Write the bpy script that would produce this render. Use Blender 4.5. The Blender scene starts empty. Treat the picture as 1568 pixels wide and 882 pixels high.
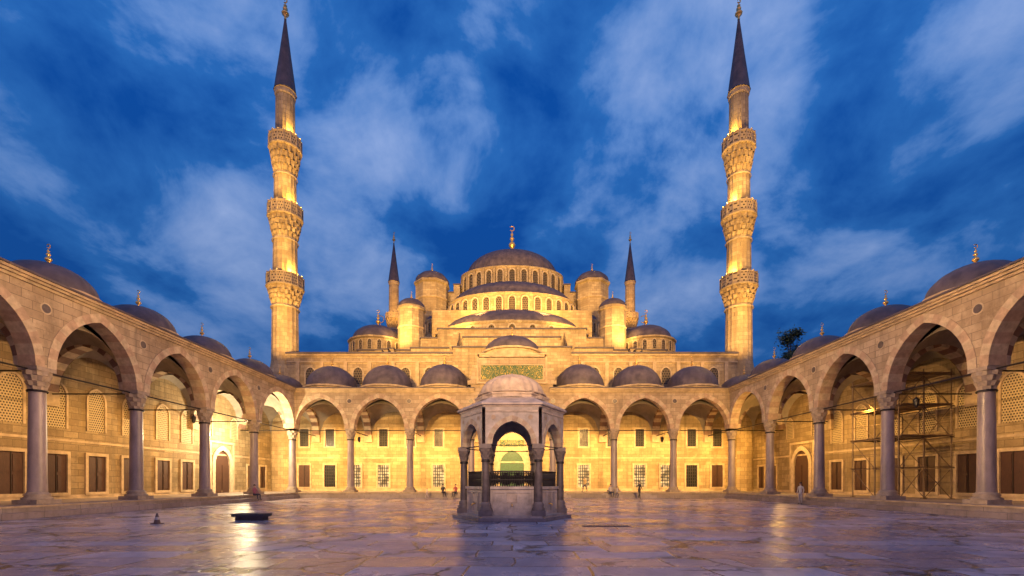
import bpy, math, random
from mathutils import Vector, Matrix
random.seed(7)
sc=bpy.context.scene
try:
    sc.view_settings.view_transform='Standard'; sc.view_settings.look='None'; sc.view_settings.exposure=0
except Exception: pass
pi=math.pi; sin=math.sin; cos=math.cos

# ------------------------------------------------------------------ materials
def nt(name):
    m=bpy.data.materials.new(name); m.use_nodes=True
    t=m.node_tree; b=t.nodes['Principled BSDF']
    return m,t,b
def N(t,typ,**k):
    n=t.nodes.new(typ)
    for a,v in k.items(): setattr(n,a,v)
    return n
def setin(n,**k):
    for a,v in k.items(): n.inputs[a.replace('_',' ')].default_value=v
def c4(c): return (c[0],c[1],c[2],1)
def mixc(t,a,b,f,mode='MIX'):
    n=N(t,'ShaderNodeMix',data_type='RGBA',blend_type=mode)
    for s,v in ((0,f),(6,a),(7,b)):
        if hasattr(v,'is_output'): t.links.new(v,n.inputs[s])
        else: n.inputs[s].default_value=v if s==0 else c4(v)
    return n.outputs[2]
def noise(t,vec,scale,detail=4,rough=.55,dist=0):
    n=N(t,'ShaderNodeTexNoise'); t.links.new(vec,n.inputs['Vector'])
    setin(n,Scale=scale,Detail=detail,Roughness=rough,Distortion=dist); return n.outputs['Fac']
def maprange(t,v,a,b,c=0,d=1):
    n=N(t,'ShaderNodeMapRange'); t.links.new(v,n.inputs[0])
    for i,x in enumerate((a,b,c,d)): n.inputs[i+1].default_value=x
    return n.outputs[0]
def math_(t,op,a,b=0):
    n=N(t,'ShaderNodeMath',operation=op)
    for i,v in enumerate((a,b)):
        if hasattr(v,'is_output'): t.links.new(v,n.inputs[i])
        else: n.inputs[i].default_value=v
    return n.outputs[0]
def wallvec(t):
    co=N(t,'ShaderNodeTexCoord').outputs['Object']
    s=N(t,'ShaderNodeSeparateXYZ'); t.links.new(co,s.inputs[0])
    u=math_(t,'ADD',s.outputs[0],s.outputs[1])
    c=N(t,'ShaderNodeCombineXYZ'); t.links.new(u,c.inputs[0]); t.links.new(s.outputs[2],c.inputs[1])
    return co,c.outputs[0],s
def stone(name,col,var=.18,bw=1.0,rh=.42,mort=.42,bump=.5,rough=.8,stain=.42,streak=.65):
    m,t,b=nt(name); co,wv,s=wallvec(t)
    br=N(t,'ShaderNodeTexBrick'); t.links.new(wv,br.inputs['Vector'])
    a=[x*(1+var*.8) for x in col]; d=[col[0]*(1-var*1.2),col[1]*(1-var*1.4),col[2]*(1-var*1.6)]
    br.inputs['Color1'].default_value=c4(a); br.inputs['Color2'].default_value=c4(d)
    br.inputs['Mortar'].default_value=c4([x*mort for x in col])
    setin(br,Scale=1.0,Mortar_Size=.016,Mortar_Smooth=.2,Bias=0.0,Brick_Width=bw,Row_Height=rh)
    n1=noise(t,co,.35,6,.65,.4); n2=noise(t,co,6,5,.6); n4=noise(t,co,1.4,6,.7)
    c=mixc(t,br.outputs['Color'],[x*(1-stain) for x in (col[0],col[1]*.92,col[2]*.82)],maprange(t,n1,.45,.70))
    c=mixc(t,c,[min(.7,x*1.25) for x in col],maprange(t,n4,.55,.72,0,.5))
    mp=N(t,'ShaderNodeMapping'); mp.inputs['Scale'].default_value=(1.6,1.6,.12); t.links.new(co,mp.inputs[0])
    n3=noise(t,mp.outputs[0],1.3,5,.6)
    c=mixc(t,c,[x*.38 for x in col],maprange(t,n3,.50,.76,0,streak))
    c=mixc(t,c,[x*.40 for x in col],maprange(t,n2,.54,.75,.0,.55))
    t.links.new(c,b.inputs['Base Color']); b.inputs['Roughness'].default_value=rough
    bp=N(t,'ShaderNodeBump'); bp.inputs['Strength'].default_value=bump; bp.inputs['Distance'].default_value=.04
    h=math_(t,'SUBTRACT',math_(t,'MULTIPLY',n2,.6),br.outputs['Fac'])
    t.links.new(h,bp.inputs['Height']); t.links.new(bp.outputs[0],b.inputs['Normal'])
    return m
def plain(name,col,rough=.6,metal=0,var=.25,scale=3,bump=.1,stretch=(1,1,1)):
    m,t,b=nt(name); co=N(t,'ShaderNodeTexCoord').outputs['Object']
    mp=N(t,'ShaderNodeMapping'); mp.inputs['Scale'].default_value=stretch; t.links.new(co,mp.inputs[0])
    n=noise(t,mp.outputs[0],scale,6,.65)
    c=mixc(t,[x*(1-var) for x in col],[min(1,x*(1+var)) for x in col],maprange(t,n,.3,.7))
    t.links.new(c,b.inputs['Base Color']); b.inputs['Metallic'].default_value=metal
    t.links.new(maprange(t,n,.2,.8,max(0,rough-.1),min(1,rough+.1)),b.inputs['Roughness'])
    if bump:
        bp=N(t,'ShaderNodeBump'); bp.inputs['Strength'].default_value=bump; bp.inputs['Distance'].default_value=.03
        t.links.new(n,bp.inputs['Height']); t.links.new(bp.outputs[0],b.inputs['Normal'])
    return m
def lattice(name,bar,hole,w=.16,mort=.035,emit=0):
    m,t,b=nt(name); co,wv,s=wallvec(t)
    br=N(t,'ShaderNodeTexBrick'); t.links.new(wv,br.inputs['Vector'])
    br.inputs['Color1'].default_value=c4(hole); br.inputs['Color2'].default_value=c4([x*.6 for x in hole])
    br.inputs['Mortar'].default_value=c4(bar)
    setin(br,Scale=1.0,Mortar_Size=mort,Mortar_Smooth=.1,Brick_Width=w,Row_Height=w)
    t.links.new(br.outputs['Color'],b.inputs['Base Color']); b.inputs['Roughness'].default_value=.7
    bp=N(t,'ShaderNodeBump'); bp.inputs['Strength'].default_value=.6; bp.inputs['Distance'].default_value=.04
    t.links.new(br.outputs['Fac'],bp.inputs['Height']); t.links.new(bp.outputs[0],b.inputs['Normal'])
    return m
def emis(name,col,st):
    m,t,b=nt(name); co=N(t,'ShaderNodeTexCoord').outputs['Object']
    n=noise(t,co,1.6,3,.5)
    c=mixc(t,[x*.15 for x in col],col,maprange(t,n,.40,.66))
    t.links.new(c,b.inputs['Emission Color']); b.inputs['Emission Strength'].default_value=st
    b.inputs['Base Color'].default_value=(.05,.04,.03,1); return m

STONE=stone('limestone',(.47,.37,.25))
STONE_IN=stone('limestone_inner',(.43,.325,.175),var=.2,stain=.45)
STONE_DIM=stone('limestone_inner_dimmed',(.33,.25,.14),var=.25,stain=.5,streak=.7)  # inner limestone for side galleries, their dimness painted in as darker colour
MOSQ=stone('limestone_mosque',(.45,.355,.215),bw=.8,rh=.38,var=.22)
MINAR=stone('minaret_stone',(.49,.375,.215),bw=.7,rh=.5,var=.2,streak=.4)
PALE=plain('pale_voussoir',(.49,.39,.265),.75,var=.3)
ROSE=plain('rose_voussoir',(.42,.30,.205),.75,var=.3)
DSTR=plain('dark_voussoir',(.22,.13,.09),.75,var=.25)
TRIM=plain('moulding_stone',(.45,.345,.22),.75,var=.35,scale=1.6)
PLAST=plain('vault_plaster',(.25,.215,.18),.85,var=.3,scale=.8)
LEAD=plain('lead_roof',(.085,.068,.085),.6,var=.45,scale=1.3,bump=.3)
COL=plain('column_marble',(.28,.23,.235),.4,var=.35,scale=1.6,stretch=(1,1,.35))
COLD=plain('fountain_column_stone',(.11,.088,.085),.35,var=.4,scale=3)
COLK=plain('fountain_capital_stone',(.19,.15,.135),.6,var=.3,scale=4)
COLC=plain('capital_marble',(.33,.265,.205),.7,var=.3,scale=4)
MARB=plain('fountain_marble',(.44,.365,.31),.5,var=.4,scale=2)
FDOME=plain('fountain_dome_stone',(.50,.39,.30),.6,var=.35,scale=2.5)
GOLD=plain('gilded_bronze',(.9,.55,.16),.3,metal=.7,var=.1,bump=0)
IRON=plain('iron',(.035,.03,.03),.5,metal=.6,var=.3)
DOOR=plain('wood_shutter',(.06,.026,.018),.55,var=.4,scale=5,stretch=(4,4,.6))
GDOOR=plain('green_door',(.03,.10,.055),.5,var=.4,scale=6)
DARK=plain('dark_glass',(.02,.022,.025),.2,var=.3,bump=0)
LATT=lattice('plaster_lattice',(.44,.35,.20),(.07,.05,.028))
DLAT=lattice('drum_window_lattice',(.15,.115,.08),(.03,.025,.022),w=.3,mort=.05)
PARA=lattice('pierced_parapet',(.50,.38,.22),(.08,.05,.025),w=.34,mort=.09)
LITW=emis('lit_window',(1,.66,.28),1.25)
STEP=stone('marble_step',(.30,.25,.25),bw=1.8,rh=.35,var=.2,rough=.5)
PLAT=stone('platform_marble',(.32,.27,.26),bw=1.8,rh=1.2,var=.2,rough=.5)

# calligraphy panel: gold script-like strokes on green ground
m,t,b=nt('calligraphy_tiles'); co,wv,s=wallvec(t)
mp=N(t,'ShaderNodeMapping'); mp.inputs['Scale'].default_value=(1.4,.9,1); t.links.new(wv,mp.inputs[0])
v=noise(t,mp.outputs[0],2.0,1,.4,1.2)
band=math_(t,'ABSOLUTE',math_(t,'SUBTRACT',math_(t,'FRACT',math_(t,'MULTIPLY',v,6)),.5))
c=mixc(t,(.006,.065,.020),(.62,.40,.06),maprange(t,band,.39,.44))
t.links.new(c,b.inputs['Base Color']); b.inputs['Roughness'].default_value=.5; CALL=m

# courtyard paving
m,t,b=nt('courtyard_marble'); co=N(t,'ShaderNodeTexCoord').outputs['Object']
wn=N(t,'ShaderNodeTexNoise'); t.links.new(co,wn.inputs['Vector']); setin(wn,Scale=.22,Detail=3)
off=N(t,'ShaderNodeVectorMath',operation='SCALE'); off.inputs['Scale'].default_value=.9
sb=N(t,'ShaderNodeVectorMath',operation='SUBTRACT'); t.links.new(wn.outputs['Color'],sb.inputs[0]); sb.inputs[1].default_value=(.5,.5,.5)
t.links.new(sb.outputs[0],off.inputs[0])
ad=N(t,'ShaderNodeVectorMath',operation='ADD'); t.links.new(co,ad.inputs[0]); t.links.new(off.outputs[0],ad.inputs[1])
pv=ad.outputs[0]
br=N(t,'ShaderNodeTexBrick',offset=.37,offset_frequency=2,squash=.7,squash_frequency=3); t.links.new(pv,br.inputs['Vector'])
br.inputs['Color1'].default_value=(.62,.53,.59,1); br.inputs['Color2'].default_value=(.23,.19,.235,1); br.inputs['Mortar'].default_value=(.022,.018,.02,1)
setin(br,Scale=1,Mortar_Size=.026,Mortar_Smooth=.3,Brick_Width=2.3,Row_Height=1.0)
vo=N(t,'ShaderNodeTexVoronoi',feature='DISTANCE_TO_EDGE')
wn2=N(t,'ShaderNodeTexNoise'); t.links.new(co,wn2.inputs['Vector']); setin(wn2,Scale=1.6,Detail=5)
ad2=N(t,'ShaderNodeVectorMath',operation='ADD'); t.links.new(co,ad2.inputs[0]); t.links.new(wn2.outputs['Color'],ad2.inputs[1])
t.links.new(ad2.outputs[0],vo.inputs['Vector']); vo.inputs['Scale'].default_value=.42
crk=maprange(t,vo.outputs['Distance'],.010,.036,1,0)
msk=maprange(t,noise(t,co,.23,3),.45,.51)
crk=math_(t,'MULTIPLY',crk,msk)
n1=noise(t,co,.5,8,.7,.6); n2=noise(t,co,5,8,.7,1.0); n3=noise(t,co,24,4,.6)
c=mixc(t,br.outputs['Color'],(.18,.145,.19),maprange(t,n1,.46,.70,0,.75))
c=mixc(t,c,(.64,.56,.62),maprange(t,n2,.52,.7,0,.5))
c=mixc(t,c,(.12,.10,.12),maprange(t,n3,.55,.75,0,.4))
c=mixc(t,c,(.02,.017,.02),crk)
t.links.new(c,b.inputs['Base Color'])
bl=maprange(t,br.outputs['Color'],.2,.6,-.08,.08)
t.links.new(math_(t,'ADD',maprange(t,n1,.3,.7,.18,.40),bl),b.inputs['Roughness'])
bp=N(t,'ShaderNodeBump'); bp.inputs['Strength'].default_value=.6; bp.inputs['Distance'].default_value=.035
h=math_(t,'SUBTRACT',math_(t,'MULTIPLY',n2,.4),math_(t,'MULTIPLY',math_(t,'ADD',br.outputs['Fac'],crk),1.4))
h=math_(t,'ADD',h,math_(t,'MULTIPLY',noise(t,pv,.9,2),1.1))
h=math_(t,'ADD',h,math_(t,'MULTIPLY',br.outputs['Color'],.6))
t.links.new(h,bp.inputs['Height']); t.links.new(bp.outputs[0],b.inputs['Normal']); PAVE=m
EARTH=plain('earth_ground',(.10,.09,.075),.9,var=.3,scale=.2)

# ------------------------------------------------------------------ mesh builder
def empty(name,loc=(0,0,0)):
    e=bpy.data.objects.new(name,None); e.location=loc; e.empty_display_size=.3
    sc.collection.objects.link(e); return e
ID=lambda u,w,z:(u,w,z)
class MB:
    def __init__(s): s.v=[];s.f=[];s.mi=[];s.sm=[];s.mats=[]
    def mat(s,m):
        if m not in s.mats: s.mats.append(m)
        return s.mats.index(m)
    def add(s,vs,fs,m,sm=False):
        o=len(s.v); s.v+=[tuple(p) for p in vs]; k=s.mat(m)
        for f in fs: s.f.append([i+o for i in f]); s.mi.append(k); s.sm.append(sm)
    def box(s,a,b,c,d,e,f,m,T=ID):
        P=[T(x,y,z) for z in (e,f) for y in (c,d) for x in (a,b)]
        s.add(P,[(0,1,3,2),(4,6,7,5),(0,4,5,1),(2,3,7,6),(0,2,6,4),(1,5,7,3)],m)
    def quad(s,P,m): s.add(P,[tuple(range(len(P)))],m)
    def lathe(s,cx,cy,prof,n,m,sm=True,ky=1,rf=None,ph=0,a0=0,a1=2*pi,m2=None,T=None):
        full=abs(a1-a0-2*pi)<1e-6; nn=n if full else n+1
        vs=[]
        for j,(r,z) in enumerate(prof):
            for i in range(nn):
                a=ph+a0+(a1-a0)*i/n; rr=r*(rf(i,j) if rf else 1)
                vs.append((cx+rr*cos(a),cy+rr*sin(a)*ky,z))
        if T: vs=[T(*p) for p in vs]
        fs=[]
        for j in range(len(prof)-1):
            for i in range(n):
                i2=(i+1)%nn if full else i+1
                fs.append((j*nn+i,j*nn+i2,(j+1)*nn+i2,(j+1)*nn+i))
        s.add(vs,fs,m,sm)
    def tube(s,p,q,r,m,n=6,r2=None):
        p=Vector(p);q=Vector(q);d=(q-p); 
        if d.length<1e-5:return
        qt=d.to_track_quat('Z','Y'); r2=r if r2 is None else r2
        vs=[];
        for P,R in((p,r),(q,r2)):
            for i in range(n):
                a=2*pi*i/n; vs.append(P+qt@Vector((R*cos(a),R*sin(a),0)))
        fs=[(i,(i+1)%n,n+(i+1)%n,n+i) for i in range(n)]+[tuple(range(n)),tuple(range(n,2*n))]
        s.add(vs,fs,m,n>6)
    def ball(s,c,r,m,n=10,sc_=(1,1,1)):
        vs=[];fs=[];k=n//2+1
        for j in range(k+1):
            ph=-pi/2+pi*j/k
            for i in range(n):
                a=2*pi*i/n
                vs.append((c[0]+r*sc_[0]*cos(ph)*cos(a),c[1]+r*sc_[1]*cos(ph)*sin(a),c[2]+r*sc_[2]*sin(ph)))
        for j in range(k):
            for i in range(n): fs.append((j*n+i,j*n+(i+1)%n,(j+1)*n+(i+1)%n,(j+1)*n+i))
        s.add(vs,fs,m,True)
    def build(s,name,parent=None,loc=None,rot=0):
        me=bpy.data.meshes.new(name); me.from_pydata(s.v,[],s.f)
        for m in s.mats: me.materials.append(m)
        me.polygons.foreach_set('material_index',s.mi); me.polygons.foreach_set('use_smooth',s.sm)
        me.validate(); me.update()
        import bmesh
        bm=bmesh.new(); bm.from_mesh(me); bmesh.ops.recalc_face_normals(bm,faces=bm.faces); bm.to_mesh(me); bm.free()
        o=bpy.data.objects.new(name,me); sc.collection.objects.link(o)
        if parent: o.parent=parent
        if loc: o.location=loc
        o.rotation_euler[2]=rot
        return o
    # ---- architectural pieces
    def finial(s,x,y,z,h,r=None):
        r=r or h*.09
        pr=[(r*.5,0),(r*.45,.12),(r*.3,.15),(r*1.3,.24),(r*1.5,.30),(r*1.1,.37),(r*.3,.42),(r*.95,.50),(r*.95,.54),(r*.25,.60),(r*.7,.67),(r*.2,.74),(r*.15,.80)]
        s.lathe(x,y,[(a,z+b*h) for a,b in pr],10,GOLD)
        for k in range(9):
            a=-1.2*pi/2-.0+ (k/8.)*2*pi*.78+ .35
            a2=-1.2*pi/2+((k+1)/8.)*2*pi*.78+.35
            if k<8:
                R=h*.085; cz=z+h*.90
                s.tube((x+R*cos(a-pi*.28),y,cz+R*sin(a-pi*.28)),(x+R*cos(a2-pi*.28),y,cz+R*sin(a2-pi*.28)),r*.22,GOLD,5)
    def dome(s,x,y,z,rx,rz,ribs=24,ky=1,m=None,m2=None,steps=12,amp=.018,fin=0,a0=0,a1=2*pi,p=1.0):
        m=m or LEAD; sub=4; n=ribs*sub
        prof=[]
        for j in range(steps+1):
            t_=pi/2*j/steps; prof.append((max(rx*cos(t_)**p,.02),z+rz*sin(t_)))
        s.lathe(x,y,prof,n,m,True,ky,rf=lambda i,j:(1+amp if i%sub==0 else 1),a0=a0,a1=a1)
        if fin: s.finial(x,y,z+rz-.05,fin)
def archpts(u0,u1,zs,rise,n=9):
    a=(u1-u0)/2; r=max(rise,a*1.001); R=(a*a+r*r)/(2*a); th=math.acos((a-R)/R)
    L=[(u0+R+R*cos(pi+(th-pi)*i/n),zs+R*sin(pi+(th-pi)*i/n)) for i in range(n+1)]
    Rr=[(u0+u1-x,z) for x,z in reversed(L[:-1])]
    return L+Rr
def archwall(M,T,u0,u1,hs,w0,w1,zs,rise,zt,mat,inm=None,vs=None,vt=.45,n=9,vw=.03,zb=None,back=False):
    P=archpts(u0+hs,u1-hs,zs,rise,n); inm=inm or mat
    for w in (w0,w1):
        for i in range(len(P)-1):
            (a,za),(b,zb_)=P[i],P[i+1]
            M.quad([T(a,w,za),T(b,w,zb_),T(b,w,zt),T(a,w,zt)],mat)
        for a,b in((u0,u0+hs),(u1-hs,u1)): M.quad([T(a,w,zs),T(b,w,zs),T(b,w,zt),T(a,w,zt)],mat)
    for a,b in((u0,u0+hs),(u1-hs,u1)): M.quad([T(a,w0,zs),T(b,w0,zs),T(b,w1,zs),T(a,w1,zs)],mat)
    M.quad([T(u0,w0,zt),T(u1,w0,zt),T(u1,w1,zt),T(u0,w1,zt)],mat)
    for i in range(len(P)-1):
        (a,za),(b,zb_)=P[i],P[i+1]
        mm=inm if not vs else vs[i%2]
        M.quad([T(a,w0-(vw if vs else 0),za),T(b,w0-(vw if vs else 0),zb_),T(b,w1,zb_),T(a,w1,za)],mm)
    if vs:
        a_=(u1-u0)/2-hs; r=max(rise,a_*1.001); R=(a_*a_+r*r)/(2*a_)
        def outp(i):
            u,z=P[i]; left=i<=n
            c=u0+hs+R if left else u1-hs-R
            if i==n: return (u,z+vt*1.15)
            d=Vector((u-c,z-zs)).normalized(); return (u+d.x*vt,z+d.y*vt)
        sides=[(w0,-1)]+([(w1,1)] if back else [])
        for ww,sg in sides:
            wv=ww+sg*vw
            for i in range(len(P)-1):
                p0,p1,q1,q0=P[i],P[i+1],outp(i+1),outp(i)
                mm=vs[i%2]
                M.quad([T(p0[0],wv,p0[1]),T(p1[0],wv,p1[1]),T(q1[0],wv,q1[1]),T(q0[0],wv,q0[1])],mm)
                M.quad([T(q0[0],wv,q0[1]),T(q1[0],wv,q1[1]),T(q1[0],ww,q1[1]),T(q0[0],ww,q0[1])],mm)
def vault(M,T,u0,u1,w0,w1,zc,mat,n=12,top=3.85):
    cu,cw=(u0+u1)/2,(w0+w1)/2; hu,hw=(u1-u0)/2,(w1-w0)/2; R2=hu*hu+hw*hw; k=top/math.sqrt(R2)
    vs=[];fs=[]
    for j in range(n+1):
        for i in range(n+1):
            du=hu*(2*i/n-1);dw=hw*(2*j/n-1)
            vs.append(T(cu+du,cw+dw,zc+k*math.sqrt(max(0,R2-du*du-dw*dw))))
    for j in range(n):
        for i in range(n): fs.append((j*(n+1)+i,j*(n+1)+i+1,(j+1)*(n+1)+i+1,(j+1)*(n+1)+i))
    M.add(vs,fs,mat,True)
def column(M,x,y,z0,zt,r,mat,cap=COLC,caph=.95,imp=.48):
    M.box(x-r*1.75,x+r*1.75,y-r*1.75,y+r*1.75,z0,z0+.22,cap)
    zb=z0+.22
    M.lathe(x,y,[(r*1.65,zb),(r*1.7,zb+.08),(r*1.35,zb+.16),(r*1.5,zb+.24),(r*1.2,zb+.33),(r*1.08,zb+.38)],20,cap)
    zc=zt-caph-.2
    M.lathe(x,y,[(r*1.08,zb+.36),(r*1.03,zb+1.2),(r*.93,zc)],24,mat)
    M.lathe(x,y,[(r*1.12,zc-.08),(r*1.18,zc-.02),(r*1.0,zc+.03)],20,IRON)
    pr=[(r*1.0,zc),(r*1.15,zc+caph*.2),(r*1.1,zc+caph*.22),(r*1.35,zc+caph*.45),(r*1.28,zc+caph*.48),(r*1.58,zc+caph*.74),(r*1.5,zc+caph*.77),(imp*1.12,zc+caph)]
    M.lathe(x,y,pr,16,cap,False,rf=lambda i,j:(1.0 if (i+j//2)%2 else .86))
    M.box(x-imp,x+imp,y-imp,y+imp,zc+caph,zt-.004,cap)

def window(M,T,u,w,z0,z1,wd,kind,fr=TRIM):
    a,b=u-wd/2,u+wd/2
    mat={'dark':DARK,'lit':LITW,'shut':DOOR,'latt':LATT}[kind]
    M.box(a,b,w-.02,w+.02,z0,z1,mat,T)
    f=.2
    M.box(a-f,a,w-.12,w+.02,z0-f,z1+f,fr,T); M.box(b,b+f,w-.12,w+.02,z0-f,z1+f,fr,T)
    M.box(a,b,w-.118,w+.02,z1,z1+f,fr,T); M.box(a,b,w-.118,w+.02,z0-f,z0,fr,T)
    if kind in('dark','lit'):
        k=5
        for i in range(1,k): M.box(a+wd*i/k-.04,a+wd*i/k+.04,w-.07,w-.03,z0,z1,IRON,T)
        k=7
        for i in range(1,k):
            zz=z0+(z1-z0)*i/k; M.box(a,b,w-.08,w-.071,zz-.04,zz+.04,IRON,T)
    if kind=='shut':
        M.box(u-.02,u+.02,w-.05,w-.02,z0,z1,IRON,T)
        for s_ in(-1,1):
            for (q0,q1) in((.06,.46),(.54,.94)):
                x0=u+s_*wd*.07; x1=u+s_*wd*.43
                M.box(min(x0,x1),max(x0,x1),w-.045,w-.02,z0+(z1-z0)*q0,z0+(z1-z0)*q1,DOOR,T)
def archwin(M,T,u,w,z0,z1,wd,mat,fr=TRIM,f=.14,pr=.08):
    P=[(u-wd/2,z0)]+archpts(u-wd/2,u+wd/2,z1-wd*.6,wd*.6,5)+[(u+wd/2,z0)]
    M.quad([T(a,w-.02,z) for a,z in P],mat)
    cz=z1-wd*.6
    def o(p):
        x,z=p
        if z<=cz+1e-6: return (x+(f if x>u else -f),z)
        d=Vector((x-u,z-cz)).normalized(); return(x+d.x*f,z+d.y*f)
    for i in range(len(P)-1):
        p,q=P[i],P[i+1]; p2,q2=o(p),o(q)
        M.quad([T(p[0],w-pr,p[1]),T(q[0],w-pr,q[1]),T(q2[0],w-pr,q2[1]),T(p2[0],w-pr,p2[1])],fr)
        M.quad([T(p[0],w-pr,p[1]),T(q[0],w-pr,q[1]),T(q[0],w,q[1]),T(p[0],w,p[1])],fr)
        M.quad([T(p2[0],w-pr,p2[1]),T(q2[0],w-pr,q2[1]),T(q2[0],w,q2[1]),T(p2[0],w,p2[1])],fr)

# ------------------------------------------------------------------ ground
G=MB(); G.quad([(-900,-900,-.02),(900,-900,-.02),(900,900,-.02),(-900,900,-.02)],EARTH); G.build('ground')
G=MB(); G.quad([(-24,-12,0),(24,-12,0),(24,49,0),(-24,49,0)],PAVE); G.build('courtyard_paving')

# ------------------------------------------------------------------ arcades
HX=23.7; YB=48.4; ZS=7.4; ZT=11.4; ZF=.6
UB=[-23.7,-17.4,-11,-4.4,4.4,11,17.4,23.7]
US=[-9.6,-3.2,3.2,9.6,16.0,22.4,28.3,34.6,41.2,48.4]
def arcade(T,U,depth,nm,domeH,domeR,back=False,side=0):
    E=empty(nm)
    W=MB()
    for k in range(len(U)-1):
        u0,u1=U[k],U[k+1]; ctr=back and k==3
        rise=3.3 if not ctr else 3.95
        archwall(W,T,u0,u1,.5,-.42,.42,ZS,rise,ZT if not ctr else 12.3,STONE,vs=(PALE,ROSE),n=9)
    segs=[(U[0],U[-1])]
    if back: segs=[(U[0]+.6,-4.0),(4.0,U[-1]-.6)]
    for a,b in segs:
        W.box(a,b,-.52,-.42,ZT-.14,ZT,TRIM,T)
        W.box(a,b,-.64,.44,ZT,ZT+.13,TRIM,T)
        W.box(a,b,-.76,.46,ZT+.13,ZT+.26,TRIM,T)
        W.box(a,b,-.84,1.2,ZT+.26,ZT+.36,LEAD,T)
    W.build('arcade_wall',E)
    R=MB()
    for u in U:
        if back and abs(u)>23: continue
        if not back and u>48: continue
        vs=[T(u+.22*cos(a),-.45,10.35+.22*sin(a)) for a in [2*pi*i/18 for i in range(18)]]
        R.quad(vs,COLD)
        pr=[T(u+.29*cos(a),-.44,10.35+.29*sin(a)) for a in [2*pi*i/18 for i in range(18)]]
        R.quad(pr,PALE)
    R.build('roundels',E)
    C=MB()
    for u in U:
        if back and abs(u)>23: continue
        x,y,_=T(u,0,0); column(C,x,y,ZF,ZS,.35,COL)
    C.build('columns',E)
    V=MB(); SI=STONE_IN if back else STONE_DIM
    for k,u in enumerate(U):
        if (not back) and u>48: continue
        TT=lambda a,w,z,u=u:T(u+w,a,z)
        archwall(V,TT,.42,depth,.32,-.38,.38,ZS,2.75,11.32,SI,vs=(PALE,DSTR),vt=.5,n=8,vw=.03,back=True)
        V.box(u-.45,u+.45,depth-.32,depth,ZS-.9,ZS-.004,TRIM,T)
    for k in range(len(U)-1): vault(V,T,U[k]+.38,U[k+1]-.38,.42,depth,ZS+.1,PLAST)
    V.build('vaults',E)
    I=MB()
    for k in range(len(U)-1): I.tube(T(U[k],0,ZS-.15),T(U[k+1],0,ZS-.15),.045,IRON)
    for u in U: I.tube(T(u,0,ZS-.15),T(u,depth,ZS-.15),.045,IRON)
    I.build('tie_rods',E)
    D=MB()
    D.box(U[0],U[-1],1.2,depth+.1,ZT-.05,ZT+.30,LEAD,T)
    for k in range(len(U)-1):
        cu=(U[k]+U[k+1])/2; x,y,_=T(cu,2.85 if back else 2.5,0)
        zz=ZT+.3; rr=domeR
        if back and k==3:
            D.box(-3.6,3.6,.9,5.0,zz,15.7,STONE,T); zz=15.7; rr=3.1
            D.box(-3.8,3.8,.8,5.2,15.7,15.85,TRIM,T)
        h=domeH-(0 if not back else .35*abs(cu)/20)
        D.lathe(x,y,[(rr*1.06,zz-.1),(rr*1.06,zz+.35),(rr*1.13,zz+.4),(rr*1.13,zz+.58),(rr*1.0,zz+.66)],16,TRIM,False,ph=pi/16)
        D.dome(x,y,zz+.6,rr,(h-ZT-.9 if not(back and k==3) else 1.9),22,fin=1.25)
    D.build('roof_domes',E)
    S=MB()
    S.box(U[0],U[-1]+(-1.05 if not back else 0),-1.1,depth,0.0-.01,ZF,PLAT,T) if not back else S.box(U[0]+1.1,U[-1]-1.1,-1.1,depth,-.01,ZF-.003,PLAT,T)
    S.box(U[0],U[-1]-1.5,-1.5,-1.1,-.01,ZF*.5,STEP,T) if not back else S.box(U[0]+1.5,U[-1]-1.5,-1.5,-1.1,-.01,ZF*.5,STEP,T)
    S.box(U[0]+(1.1 if back else 0),U[-1]-1.1,-1.15,-1.1,ZF-.09,ZF-.004,TRIM,T)
    S.build('platform',E)
    return E
Tb=lambda u,w,z:(u,YB+w,z)
Tl=lambda u,w,z:(-HX-w,u,z)
Tr=lambda u,w,z:(HX+w,u,z)
DB=6.1; DS=5.6
EB=arcade(Tb,UB,DB,'courtyard_arcade',15.2,2.75,back=True)
EL=arcade(Tl,US,DS,'courtyard_arcade',13.95,2.15,side=-1)
ER=arcade(Tr,US,DS,'courtyard_arcade',13.95,2.15,side=1)
for sx,E in((-1,EL),(1,ER)):
    T=Tl if sx<0 else Tr
    K=MB()
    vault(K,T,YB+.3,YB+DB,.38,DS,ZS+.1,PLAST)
    K.box(YB,YB+DB,.42,DS+.1,ZT-.05,ZT+.30,LEAD,T)
    x,y,_=T(YB+2.9,2.85,0); zz=ZT+.3
    K.lathe(x,y,[(2.6,zz-.1),(2.6,zz+.35),(2.75,zz+.4),(2.75,zz+.55),(2.4,zz+.62)],16,TRIM,False)
    K.dome(x,y,zz+.58,2.5,1.6,22,fin=1.15)
    TT=lambda a,w,z:T(YB+w,a,z)
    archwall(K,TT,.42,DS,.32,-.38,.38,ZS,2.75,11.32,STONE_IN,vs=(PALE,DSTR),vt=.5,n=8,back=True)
    column(K,sx*HX,YB,ZF,ZS,.36,COL)
    K.box(YB-.44,YB+.44,-.44,.44,ZS,ZT+.2,STONE,T)
    K.box(YB-1.1,YB+DB,-1.1,DS,-.01,ZF,PLAT,T)
    K.build('corner_bay',E)

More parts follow.
